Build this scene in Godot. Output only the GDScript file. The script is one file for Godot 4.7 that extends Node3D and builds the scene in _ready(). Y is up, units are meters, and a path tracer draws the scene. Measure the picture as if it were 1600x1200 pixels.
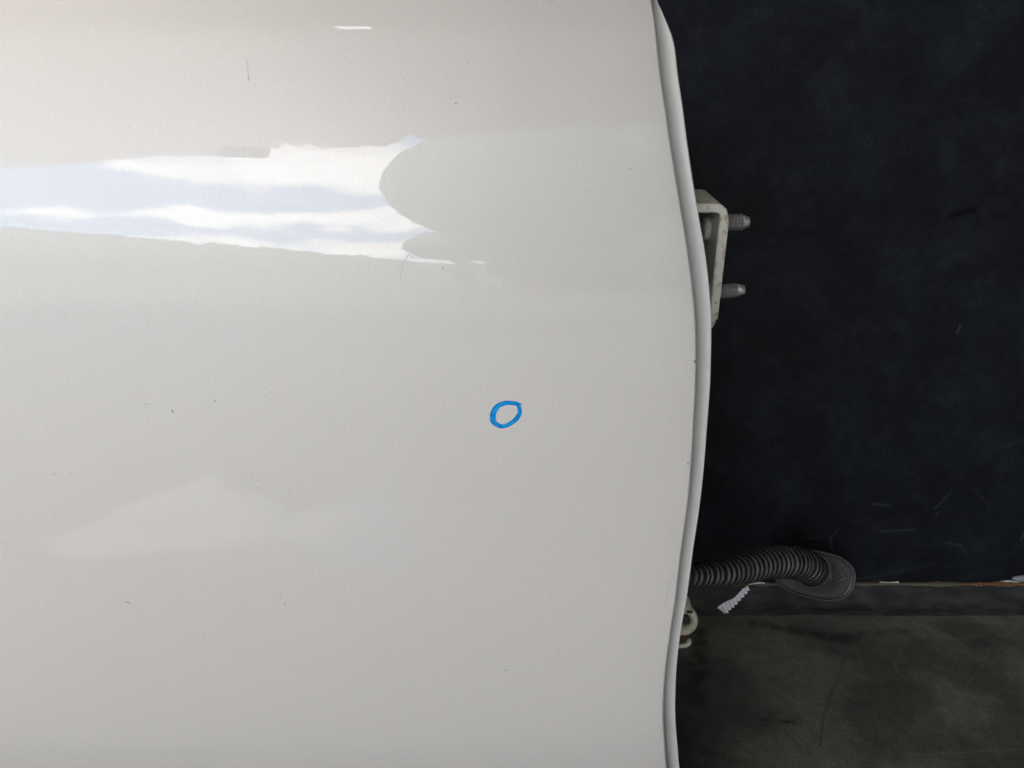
extends Node3D
# A white car door leaning close to a black steel wall, seen from half a metre in front of it, under a lean-to roof that is open to the sky.

const REAR := -0.75   # where the door panel ends on the left
const TOP := 0.65
const ALPHA := [Vector2(0.0000, -2.5000), Vector2(0.1000, -1.6000), Vector2(0.2200, -0.9000), Vector2(0.3400, -0.2000), Vector2(0.4000, 0.5000), Vector2(0.4350, 1.7000), Vector2(0.4566, 2.8300), Vector2(0.4930, 6.3000), Vector2(0.5284, 10.0000), Vector2(0.5600, 13.2000), Vector2(0.5800, 15.2000), Vector2(0.5890, 16.5000), Vector2(0.5950, 21.0000), Vector2(0.6010, 26.0000), Vector2(0.6090, 27.5000), Vector2(0.6600, 29.0000)]
const EDGE := [Vector2(-0.0000, 0.1350), Vector2(0.0650, 0.1208), Vector2(0.0894, 0.1178), Vector2(0.1132, 0.1152), Vector2(0.1363, 0.1143), Vector2(0.1644, 0.1148), Vector2(0.1917, 0.1165), Vector2(0.2129, 0.1181), Vector2(0.2336, 0.1189), Vector2(0.2539, 0.1199), Vector2(0.2836, 0.1219), Vector2(0.3028, 0.1225), Vector2(0.3217, 0.1228), Vector2(0.3401, 0.1227), Vector2(0.3760, 0.1221), Vector2(0.3934, 0.1214), Vector2(0.4105, 0.1200), Vector2(0.4273, 0.1181), Vector2(0.4599, 0.1126), Vector2(0.4916, 0.1060), Vector2(0.5225, 0.0999), Vector2(0.5530, 0.0948), Vector2(0.5683, 0.0923), Vector2(0.5836, 0.0905), Vector2(0.5913, 0.0898), Vector2(0.5991, 0.0890), Vector2(0.6072, 0.0883), Vector2(0.6154, 0.0875), Vector2(0.6600, 0.0920)]
const SHELL := [Vector2(-0.0000, 0.1480), Vector2(0.0562, 0.1333), Vector2(0.0812, 0.1296), Vector2(0.1055, 0.1265), Vector2(0.1291, 0.1250), Vector2(0.1578, 0.1245), Vector2(0.1856, 0.1258), Vector2(0.2072, 0.1278), Vector2(0.2284, 0.1292), Vector2(0.2491, 0.1302), Vector2(0.2793, 0.1323), Vector2(0.2989, 0.1332), Vector2(0.3181, 0.1337), Vector2(0.3370, 0.1337), Vector2(0.3735, 0.1338), Vector2(0.3913, 0.1331), Vector2(0.4087, 0.1322), Vector2(0.4258, 0.1308), Vector2(0.4591, 0.1254), Vector2(0.4914, 0.1181), Vector2(0.5229, 0.1120), Vector2(0.5540, 0.1072), Vector2(0.5696, 0.1046), Vector2(0.5852, 0.1028), Vector2(0.5930, 0.1012), Vector2(0.6010, 0.0984), Vector2(0.6093, 0.0952), Vector2(0.6135, 0.0937), Vector2(0.6176, 0.0919), Vector2(0.6600, 0.0880)]

var section := PackedFloat32Array()   # depth of the door skin for heights from -0.02 to 0.68
var taken := {}
var peel := FastNoiseLite.new()
var rng := RandomNumberGenerator.new()


# ---------- helpers ----------
func hermite(cs: Array, t: float) -> float:
	var n := cs.size()
	if t <= cs[0].x: return cs[0].y
	if t >= cs[n - 1].x: return cs[n - 1].y
	var i := 0
	while cs[i + 1].x < t: i += 1
	var h: float = cs[i + 1].x - cs[i].x
	var u: float = (t - cs[i].x) / h
	var m := func(j: int) -> float:
		var a := maxi(j - 1, 0)
		var b := mini(j + 1, n - 1)
		return (cs[b].y - cs[a].y) / (cs[b].x - cs[a].x)
	return (2 * u ** 3 - 3 * u * u + 1) * cs[i].y + (u ** 3 - 2 * u * u + u) * h * m.call(i) + (3 * u * u - 2 * u ** 3) * cs[i + 1].y + (u ** 3 - u * u) * h * m.call(i + 1)


func make_section() -> void:
	var n := 1001
	var dy := 0.7 / 1000.0
	var z := 0.0
	var before := 0.0
	for i in n:
		var s := -tan(deg_to_rad(hermite(ALPHA, -0.02 + i * dy)))
		if i > 0: z += (s + before) * 0.5 * dy
		before = s
		section.append(z)
	var at := section_raw(0.3775)
	for i in n: section[i] -= at


func section_raw(y: float) -> float:
	var f := clampf((y + 0.02) / 0.0007, 0.0, 999.0)
	var i := int(f)
	return lerpf(section[i], section[i + 1], f - i)


func skin(x: float, y: float) -> float:
	return section_raw(y) - 0.04 * ((x + 0.2) ** 2 - 0.04)


func numbered(called: String) -> String:
	taken[called] = taken.get(called, -1) + 1
	return called if taken[called] == 0 else "%s_%03d" % [called, taken[called]]


func thing(called: String, label: String, category: String, at := Vector3.ZERO, group := "") -> Node3D:
	var o := Node3D.new()
	o.name = numbered(called)
	o.position = at
	add_child(o)
	tag(o, label, category, group)
	return o


func tag(o: Node3D, label: String, category: String, group := "") -> void:
	o.set_meta("label", label)
	o.set_meta("category", category)
	if group: o.set_meta("group", group)


func obj(called: String, m: Mesh, mat: Material, parent: Node = null) -> MeshInstance3D:
	var o := MeshInstance3D.new()
	o.name = called if parent else numbered(called)
	o.mesh = m
	o.material_override = mat
	(parent if parent else self).add_child(o, true)
	return o


func mat(color: Color, rough := 0.6, metal := 0.0) -> StandardMaterial3D:
	var m := StandardMaterial3D.new()
	m.albedo_color = color.linear_to_srgb()
	m.roughness = rough
	m.metallic = metal
	return m


func noise_tex(freq: float, seed_: int, a: Color, b: Color, low := 0.3, high := 0.7, size := 512) -> NoiseTexture2D:
	var n := FastNoiseLite.new()
	n.seed = seed_
	n.frequency = freq
	n.fractal_octaves = 5
	var g := Gradient.new()
	g.offsets = PackedFloat32Array([low, high])
	g.colors = PackedColorArray([a.linear_to_srgb(), b.linear_to_srgb()])
	var t := NoiseTexture2D.new()
	t.width = size
	t.height = size
	t.seamless = true
	t.noise = n
	t.color_ramp = g
	return t


# rows of points -> smooth sheet
func sheet(st: SurfaceTool, rows: Array, wrap := false, flip := false, smooth := 1) -> void:
	st.set_smooth_group(smooth)
	for i in rows.size() - 1:
		var a: PackedVector3Array = rows[i]
		var b: PackedVector3Array = rows[i + 1]
		var n := a.size()
		for j in (n if wrap else n - 1):
			var k := (j + 1) % n
			for p in ([a[j], b[j], b[k], a[j], b[k], a[k]] if flip else [a[j], b[k], b[j], a[j], a[k], b[k]]):
				st.add_vertex(p)


func fan(st: SurfaceTool, ring: PackedVector3Array, flip := false, smooth := -1) -> void:
	st.set_smooth_group(smooth)
	var c := Vector3.ZERO
	for p in ring: c += p
	c /= ring.size()
	for j in ring.size():
		var k := (j + 1) % ring.size()
		for p in ([c, ring[k], ring[j]] if flip else [c, ring[j], ring[k]]): st.add_vertex(p)


func begin() -> SurfaceTool:
	var st := SurfaceTool.new()
	st.begin(Mesh.PRIMITIVE_TRIANGLES)
	return st


func done(st: SurfaceTool) -> ArrayMesh:
	st.index()
	st.generate_normals()
	return st.commit()


func box(st: SurfaceTool, lo: Vector3, hi: Vector3) -> void:
	var b := BoxMesh.new()
	b.size = hi - lo
	st.append_from(b, 0, Transform3D(Basis(), (lo + hi) / 2))


func box_mesh(lo: Vector3, hi: Vector3) -> ArrayMesh:
	var st := begin()
	box(st, lo, hi)
	return st.commit()


# frame round an axis
func frame_of(axis: Vector3, up := Vector3.UP) -> Basis:
	var w := axis.normalized()
	var u := up.cross(w).normalized()
	if u.length() < 0.1: u = Vector3.RIGHT
	return Basis(u, w.cross(u), w)


func circle(c: Vector3, b: Basis, rx: float, ry: float, n := 24) -> PackedVector3Array:
	var out := PackedVector3Array()
	for i in n:
		var a := TAU * i / n
		out.append(c + b.x * rx * cos(a) + b.y * ry * sin(a))
	return out


func lathe(st: SurfaceTool, at: Vector3, axis: Vector3, profile: Array, n := 24, sharp := false) -> void:
	var b := frame_of(axis)
	var rows := []
	for p in profile: rows.append(circle(at + b.z * p.x, b, p.y, p.y, n))
	if sharp:
		for i in rows.size() - 1: sheet(st, [rows[i], rows[i + 1]], true, false, i + 1)
	else:
		sheet(st, rows, true)


# a rounded lump chain: tube with varying radius, closed ends
func tube(st: SurfaceTool, path: Array, radii: Array, n := 10) -> void:
	var rows := []
	for i in path.size():
		var d: Vector3 = path[mini(i + 1, path.size() - 1)] - path[maxi(i - 1, 0)]
		rows.append(circle(path[i], frame_of(d, Vector3(0.13, 0.9, 0.31)), radii[i], radii[i], n))
	sheet(st, rows, true)
	fan(st, rows[0], false, 1)
	fan(st, rows[-1], true, 1)


# prism of a polygon in x,y from z0 to z1 with a small chamfer on its front edge
func prism(st: SurfaceTool, poly: PackedVector2Array, z0: float, z1: float, chamfer := 0.0006) -> void:
	var small: Array = Geometry2D.offset_polygon(poly, -chamfer)
	var inner: PackedVector2Array = small[0] if small.size() else poly
	var tris := Geometry2D.triangulate_polygon(inner)
	st.set_smooth_group(-1)
	var cw := Geometry2D.is_polygon_clockwise(poly)
	for i in range(0, tris.size(), 3):
		var a := inner[tris[i]]
		var b := inner[tris[i + 1]]
		var c := inner[tris[i + 2]]
		var turn := (b - a).cross(c - a) > 0
		for q in ([a, c, b] if turn else [a, b, c]): st.add_vertex(Vector3(q.x, q.y, z0))
	var far := Geometry2D.triangulate_polygon(poly)
	for i in far.size(): st.add_vertex(Vector3(poly[far[i]].x, poly[far[i]].y, z1))
	for j in poly.size():
		var k := (j + 1) % poly.size()
		var p := poly[j]
		var q := poly[k]
		var f := [Vector3(p.x, p.y, z0 - chamfer), Vector3(q.x, q.y, z0 - chamfer), Vector3(q.x, q.y, z1), Vector3(p.x, p.y, z1)]
		for t in ([0, 1, 2, 0, 2, 3] if cw else [0, 2, 1, 0, 3, 2]): st.add_vertex(f[t])
		# chamfer strip to the nearest inner corners
		var pi := nearest(inner, p)
		var qi := nearest(inner, q)
		f = [Vector3(pi.x, pi.y, z0), Vector3(qi.x, qi.y, z0), Vector3(q.x, q.y, z0 - chamfer), Vector3(p.x, p.y, z0 - chamfer)]
		for t in ([0, 1, 2, 0, 2, 3] if cw else [0, 2, 1, 0, 3, 2]): st.add_vertex(f[t])


func nearest(poly: PackedVector2Array, p: Vector2) -> Vector2:
	var best := poly[0]
	for q in poly:
		if q.distance_squared_to(p) < best.distance_squared_to(p): best = q
	return best


func spline(ps: Array, n: int) -> Array:
	var out := []
	var m := ps.size()
	for i in n + 1:
		var f := clampf(float(i) / n * (m - 1), 0.0, m - 1.0001)
		var k := int(f)
		var u := f - k
		out.append(ps[k].cubic_interpolate(ps[k + 1], ps[maxi(k - 1, 0)], ps[mini(k + 2, m - 1)], u) if not ps[0] is float else cubic_interpolate(ps[k], ps[k + 1], ps[maxi(k - 1, 0)], ps[mini(k + 2, m - 1)], u))
	return out


# ---------- sky ----------
func make_sky() -> ImageTexture:
	var w := 1024
	var h := 512
	var im := Image.create(w, h, false, Image.FORMAT_RGBAF)
	var n := FastNoiseLite.new()
	n.seed = 11
	n.frequency = 1.6
	n.fractal_octaves = 6
	var soft := FastNoiseLite.new()
	soft.seed = 23
	soft.frequency = 1.0
	soft.fractal_octaves = 2
	var banks := [[Vector2(-13, 18.0), Vector2(10, 5.6), 1.0], [Vector2(-25, 17.5), Vector2(4, 2.2), 0.8], [Vector2(-17, 8.2), Vector2(15, 1.9), 1.0], [Vector2(-24, 2.2), Vector2(22, 1.9), 0.95], [Vector2(-38, 17.5), Vector2(9, 1.6), 0.7], [Vector2(-48, 9), Vector2(9, 2.6), 0.9], [Vector2(14, 12), Vector2(14, 6), 0.9], [Vector2(-18, 57), Vector2(22, 13), 1.0], [Vector2(-30, 25), Vector2(15, 5.5), 1.0], [Vector2(32, 6), Vector2(12, 3), 0.9]]
	for j in h:
		var el := (0.5 - (j + 0.5) / h) * PI
		var y := sin(el)
		for i in w:
			var az := (i + 0.5) / w * TAU   # a panorama begins straight ahead, at -z
			var d := Vector3(sin(az) * cos(el), y, -cos(az) * cos(el))
			var c := Color(0.58, 0.80, 1.10).lerp(Color(0.16, 0.33, 0.72), clampf(pow(maxf(y, 0.0), 0.55), 0, 1))
			if y < 0.0: c = Color(0.45, 0.45, 0.42)
			else:
				# layered cumulus: bands get thinner and closer towards the horizon
				var low := 1.0 / (y + 0.10)
				var v := n.get_noise_3d(d.x * low * 0.55, low * 1.15, d.z * low * 0.55)
				var cover := smoothstep(-0.02, 0.12, v)
				var p := Vector2(180.0 - rad_to_deg(az), rad_to_deg(el))   # 0 straight out of the shelter, negative to its left
				var near := smoothstep(62.0, 45.0, absf(p.x + 18.0)) * smoothstep(32.0, 24.0, p.y)
				cover *= 1.0 - near
				var wob := Vector2(soft.get_noise_3d(d.x * 5, d.y * 7, d.z * 5) * 7.0 + n.get_noise_3d(d.x * 9, d.y * 14, d.z * 9) * 3.0, soft.get_noise_3d(d.x * 5 + 40, d.y * 9, d.z * 5) * 2.6 + n.get_noise_3d(d.x * 9 + 7, d.y * 14, d.z * 9) * 1.6)
				for b in banks:
					var q: Vector2 = (p + wob - b[0]) / b[1]
					cover = maxf(cover, smoothstep(1.2, 0.7, q.length()) * b[2])
				var white := Color(1.6, 1.57, 1.55).lerp(Color(1.15, 1.15, 1.18), smoothstep(0.15, 0.5, v))
				c = c.lerp(white, cover * 0.96)
				c = c.lerp(Color(1.45, 1.42, 1.36), exp(-y * 40.0) * 0.75)
			im.set_pixel(i, j, c)
	return ImageTexture.create_from_image(im)


# ---------- worn surfaces ----------
func stroke(im: Image, a: Vector2, b: Vector2, r: float, color: Color, amount: float, rag: FastNoiseLite) -> void:
	var lo := Vector2i((a.min(b) - Vector2.ONE * (r * 1.6 + 3)).floor())
	var hi := Vector2i((a.max(b) + Vector2.ONE * (r * 1.6 + 3)).ceil())
	for y in range(maxi(lo.y, 0), mini(hi.y, im.get_height())):
		for x in range(maxi(lo.x, 0), mini(hi.x, im.get_width())):
			var p := Vector2(x, y)
			var q := Geometry2D.get_closest_point_to_segment(p, a, b)
			var k := (smoothstep(r * 1.6, 0.0, p.distance_to(q)) if r > 9.0 else smoothstep(r + 1.2, maxf(r * 0.35, 0.0), p.distance_to(q) + rag.get_noise_2d(x * 3.0, y * 3.0) * (r * 0.8 + 0.6))) * amount
			k *= clampf(0.75 + rag.get_noise_2d(x * 6.0 + 300, y * 6.0) * 1.2, 0.0, 1.0)
			if k > 0.004: im.set_pixel(x, y, im.get_pixel(x, y).lerp(color, k))


func worn(size: int, span: float, a: Color, b: Color, dust: Color, light: Array, dark: Array, seed_: int, dust_amount: float, flip_v: bool) -> ImageTexture:
	var im := Image.create(size, size, false, Image.FORMAT_RGBAF)
	var n := FastNoiseLite.new()
	n.seed = seed_
	n.frequency = 0.006
	n.fractal_octaves = 5
	var f := FastNoiseLite.new()
	f.seed = seed_ + 5
	f.frequency = 0.11
	f.fractal_octaves = 3
	for y in size:
		for x in size:
			var k := smoothstep(-0.35, 0.4, n.get_noise_2d(x, y))
			var g := f.get_noise_2d(x * 1.6, y * 1.6) * 0.8 + f.get_noise_2d(x * 0.35 + 77, y * 0.35) * 0.5
			var c := a.lerp(b, k)
			var d := smoothstep(0.0, 0.5, n.get_noise_2d(x * 1.7 + 900, y * 1.7)) * smoothstep(-0.5, 0.5, f.get_noise_2d(x * 3.3 + 50, y * 3.3))
			c = c.lerp(dust, d * dust_amount)
			c = c * (1.0 + g * 0.45)
			c.a = 1.0
			im.set_pixel(x, y, c)
	var s := size / span
	for l in light: stroke(im, uvpix(l[0], s, size, flip_v), uvpix(l[1], s, size, flip_v), l[2] * s, dust * 1.6, l[3], f)
	for l in dark: stroke(im, uvpix(l[0], s, size, flip_v), uvpix(l[1], s, size, flip_v), l[2] * s, a * 0.12, l[3], n if l[2] > 0.008 else f)
	for y in size:   # colour textures are read as sRGB
		for x in size: im.set_pixel(x, y, im.get_pixel(x, y).linear_to_srgb())
	im.convert(Image.FORMAT_RGB8)
	return ImageTexture.create_from_image(im)


func uvpix(p: Vector2, s: float, size: int, flip_v: bool) -> Vector2:
	return Vector2((p.x - 0.05) * s, size - p.y * s if flip_v else (p.y + 0.55) * s)


# ---------- the door ----------
func panel_mesh() -> ArrayMesh:
	var vs := PackedVector3Array()
	var ns := PackedVector3Array()
	var ids := PackedInt32Array()
	var rows := 270
	var cols := 340
	var roll := 9
	var r := 0.0018
	for i in rows + 1:
		var y := TOP * i / rows
		var ex := hermite(EDGE, y)
		var inside := ex - r
		for j in cols + 1 + roll:
			var u := minf(float(j) / cols, 1.0)
			u = 1.0 - pow(1.0 - u, 1.25)
			var x := lerpf(REAR, inside, u)
			var s := ex - x
			var z := skin(x, y) - 0.0011 * exp(-s / 0.014)
			var e := 0.0006
			var gx := (skin(x + e, y) - skin(x - e, y)) / (2 * e) - 0.0011 / 0.014 * exp(-s / 0.014)
			var gy := (skin(x, y + e) - skin(x, y - e)) / (2 * e)
			# the slight unevenness of sprayed lacquer
			gx += peel.get_noise_2d(x * 1000.0 * 0.45, y * 1000.0) * 0.0018
			gy += peel.get_noise_2d(x * 1000.0 * 0.45 + 500, y * 1000.0) * 0.0032 + peel.get_noise_2d(x * 1000 * 0.03 + 90, y * 1000 * 0.09) * 0.0018
			var n := Vector3(-gx, -gy, 1).normalized()
			if j > cols:
				var t := (j - cols) * PI * 0.95 / roll
				x = inside + r * sin(t)
				z -= r * (1.0 - cos(t))
				n = (n * cos(t) + Vector3(1, 0, 0) * sin(t)).normalized()
			vs.append(Vector3(x, y, z))
			ns.append(n)
	var w := cols + 1 + roll
	for i in rows:
		for j in w - 1:
			var a := i * w + j
			ids.append_array([a, a + w, a + w + 1, a, a + w + 1, a + 1])
	var arrays := []
	arrays.resize(Mesh.ARRAY_MAX)
	arrays[Mesh.ARRAY_VERTEX] = vs
	arrays[Mesh.ARRAY_NORMAL] = ns
	arrays[Mesh.ARRAY_INDEX] = ids
	var m := ArrayMesh.new()
	m.add_surface_from_arrays(Mesh.PRIMITIVE_TRIANGLES, arrays)
	return m


func shell_mesh() -> ArrayMesh:
	var st := begin()
	var rows := []
	for i in 131:
		var y := 0.645 * i / 130
		var e := hermite(EDGE, y)
		var s := hermite(SHELL, y)
		var z := skin(e, y) - 0.0004
		var w := s - e
		var ctrl := [Vector2(e - 0.02, -0.0165), Vector2(e - 0.003, -0.0170), Vector2(e + w * 0.06, -0.0162), Vector2(e + w * 0.28, -0.0137), Vector2(e + w * 0.56, -0.0112), Vector2(e + w * 0.82, -0.0095), Vector2(e + w * 0.95, -0.0092), Vector2(s, -0.0112), Vector2(s + 0.0002, -0.021), Vector2(s - 0.002, -0.033), Vector2(s - 0.012, -0.044), Vector2(s - 0.022, -0.052), Vector2(s - 0.026, -0.08), Vector2(s - 0.030, -0.118), Vector2(s - 0.05, -0.13)]
		var row := PackedVector3Array()
		for p in spline(ctrl, 52): row.append(Vector3(p.x, y, z + p.y))
		row.append(Vector3(REAR + 0.03, y, -0.13))
		row.append(Vector3(REAR + 0.005, y, skin(REAR, y) - 0.004))
		rows.append(row)
	sheet(st, rows, false, true)
	return done(st)


func ribbon(center: Array, half: Array, lift: float, cols: Array = []) -> ArrayMesh:
	# a stroke of ink or a scratch that lies on the door skin
	var st := begin()
	var rows := []
	var n := center.size()
	for i in n:
		var d: Vector2 = (center[mini(i + 1, n - 1)] - center[maxi(i - 1, 0)]).normalized()
		var side := Vector2(-d.y, d.x)
		var row := PackedVector3Array()
		for k in 5:
			var q: Vector2 = center[i] + side * half[i] * (k / 2.0 - 1.0)
			row.append(Vector3(q.x, q.y, skin(q.x, q.y) + lift - 0.0011 * exp(-(hermite(EDGE, q.y) - q.x) / 0.014)))
		rows.append(row)
	for i in n - 1:
		for k in 4:
			for t in [[i, k], [i + 1, k], [i + 1, k + 1], [i, k], [i + 1, k + 1], [i, k + 1]]:
				if cols.size():
					var edge: float = absf(t[1] - 2) / 2.0
					var c: Color = cols[0].lerp(cols[1], edge)
					c = c.lerp(cols[2], clampf(peel.get_noise_2d(t[0] * 0.55, t[1] * 31.0) * 2.2 + 0.15, 0.0, 1.0))
					st.set_color(c)
				st.add_vertex(rows[t[0]][t[1]])
	return done(st)


func bolt(parent: Node, a: Vector3, b: Vector3, r: float, m: Material) -> void:
	var st := begin()
	var axis := b - a
	var length := axis.length()
	var tip := 0.0034
	var prof := [Vector2(-0.008, r * 0.82)]
	var x := 0.0
	var pitch := 0.0020
	while x < length - tip - pitch:
		prof.append(Vector2(x, r * 0.76))
		prof.append(Vector2(x + pitch * 0.42, r))
		prof.append(Vector2(x + pitch * 0.58, r))
		prof.append(Vector2(x + pitch, r * 0.76))
		x += pitch
	prof.append(Vector2(length - tip, r * 0.86))
	prof.append(Vector2(length - tip + 0.0003, r * 0.66))
	prof.append(Vector2(length - 0.0006, r * 0.66))
	prof.append(Vector2(length, r * 0.54))
	prof.append(Vector2(length, 0.0002))
	lathe(st, a, axis, prof, 28, true)
	obj("bolt", done(st), m, parent)


func flange_outline(hl: float, hh: float, z: float, n := 56) -> PackedVector3Array:
	# a stadium slightly fuller at one end
	var out := PackedVector3Array()
	for i in n:
		var a := TAU * i / n
		var c := cos(a)
		var s := sin(a)
		var rr := pow(pow(absf(c), 2.5) + pow(absf(s), 2.5), -1.0 / 2.5)
		out.append(Vector3(hl * c * rr, hh * s * rr * (1.0 + 0.06 * c), z))
	return out


func make_boot(door: Node3D) -> void:
	var rubber := mat(Color(0.022, 0.020, 0.019), 0.42)
	rubber.albedo_texture = noise_tex(0.03, 5, Color(0.7, 0.7, 0.72), Color(1.0, 0.86, 0.70), 0.35, 0.75)
	rubber.albedo_color = Color(0.024, 0.0225, 0.021).linear_to_srgb()
	rubber.uv1_triplanar = true
	rubber.uv1_scale = Vector3.ONE * 7.0
	var st := begin()
	var path := spline([Vector3(0.1277, 0.2043, -0.0571), Vector3(0.1429, 0.1974, -0.0708), Vector3(0.1616, 0.1870, -0.0908), Vector3(0.1858, 0.1744, -0.1164), Vector3(0.2136, 0.1604, -0.1489), Vector3(0.2432, 0.1468, -0.1815), Vector3(0.2746, 0.1317, -0.2136), Vector3(0.3044, 0.1135, -0.2450), Vector3(0.3281, 0.0946, -0.2710), Vector3(0.3445, 0.0761, -0.2971), Vector3(0.3506, 0.0671, -0.3102)], 900)
	var radii := spline([0.0094, 0.0099, 0.0108, 0.0124, 0.0145, 0.0156, 0.0167, 0.0178, 0.0185, 0.0173, 0.0165], 900)
	var rows := []
	var run := 0.0
	for i in path.size():
		var d: Vector3 = path[mini(i + 1, 900)] - path[maxi(i - 1, 0)]
		if i: run += (path[i] - path[i - 1]).length()
		var pitch := 0.0088 + 0.002 * i / 900.0
		var ph := fposmod(run / pitch + peel.get_noise_1d(run * 260.0) * 0.22, 1.0)
		var big := smoothstep(0.34, 0.22, absf(ph - 0.42))
		var small := smoothstep(0.085, 0.05, absf(ph - 0.90)) * 0.62
		var k := 0.76 + 0.24 * maxf(big, small)
		rows.append(circle(path[i], frame_of(d, Vector3(0, 1, 0.2)), radii[i] * k, radii[i] * k, 32))
	sheet(st, rows, true)
	var boot := obj("wiring_boot", done(st), rubber, door)
	# oval rubber flange at the free end, facing the viewer's side
	var hl := 0.0498
	var hh := 0.0279
	var basis_ := Basis(Vector3.RIGHT, deg_to_rad(-15.0)) * Basis(Vector3.UP, deg_to_rad(3.0)) * Basis(Vector3.BACK, deg_to_rad(-12.0))
	var at := Transform3D(basis_, Vector3(0.3500, 0.0678, -0.3031))
	st = begin()
	var mouth: Vector2 = Vector2(-0.0040, 0.0045)
	var rings := []
	var hole := PackedVector3Array()
	for spec in [[0.0165, -0.020], [0.0178, -0.010], [0.0184, -0.002], [0.0190, 0.0024], [0.0198, 0.0032], [0.0207, 0.0028], [0.0218, 0.0004]]:
		hole = PackedVector3Array()
		for i in 56:
			var a := TAU * i / 56
			hole.append(Vector3(mouth.x + cos(a) * spec[0] * 1.06, mouth.y + sin(a) * spec[0], spec[1]))
		rings.append(hole)
	for spec in [[0.82, 0.0001], [0.87, 0.0004], [0.90, -0.0026], [0.925, 0.0018], [0.955, 0.0030], [0.985, 0.0022], [1.0, -0.0006], [1.0, -0.006], [0.92, -0.010]]:
		rings.append(flange_outline(hl * (1.0 - (1.0 - spec[0]) * 0.7), hh * spec[0], spec[1]))
	for ring in rings:
		for i in ring.size(): ring[i] = at * ring[i]
	sheet(st, rings, true, true)
	var flange_rubber := rubber.duplicate()
	flange_rubber.albedo_color = Color(0.072, 0.074, 0.078).linear_to_srgb()
	flange_rubber.roughness = 0.32
	var g := obj("grommet", done(st), flange_rubber, boot)
	g.set_meta("label", "smooth oval rubber flange with a small arrow mark")
	for rim in [["mouth_rim", Color(0.13, 0.115, 0.09), 0.0009], ["flange_rim", Color(0.10, 0.10, 0.102), 0.0008]]:
		var loop := PackedVector3Array()
		for i in 57:
			var a := TAU * (i % 56) / 56
			if rim[0] == "mouth_rim": loop.append(at * Vector3(mouth.x + cos(a) * 0.0200 * 1.06, mouth.y + sin(a) * 0.0200, 0.0034))
			else: loop.append(at * flange_outline(hl * 0.972, hh * 0.962, 0.0032)[i % 56])
		st = begin()
		var path_ := []
		var rad := []
		for i in loop.size():
			path_.append(loop[i])
			rad.append(rim[2] * (0.75 + 0.5 * absf(peel.get_noise_1d(i * 4.0))))
		tube(st, path_, rad, 8)
		var worn_rubber := flange_rubber.duplicate()
		worn_rubber.albedo_color = (rim[1] as Color).linear_to_srgb()
		worn_rubber.roughness = 0.5
		obj(rim[0], done(st), worn_rubber, boot)
	# recessed arrow: a thin raised outline of a triangle
	var tri: Array = [Vector2(0.0190, 0.0124), Vector2(0.0386, 0.0040), Vector2(0.0220, -0.0071)]
	st = begin()
	for i in 3:
		var a: Vector2 = tri[i]
		var b: Vector2 = tri[(i + 1) % 3]
		tube(st, [at * Vector3(a.x, a.y, 0.0005), at * Vector3((a.x + b.x) / 2, (a.y + b.y) / 2, 0.0005), at * Vector3(b.x, b.y, 0.0005)], [0.0013, 0.0013, 0.0013], 8)
	obj("arrow_mark", done(st), flange_rubber, boot)


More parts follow.
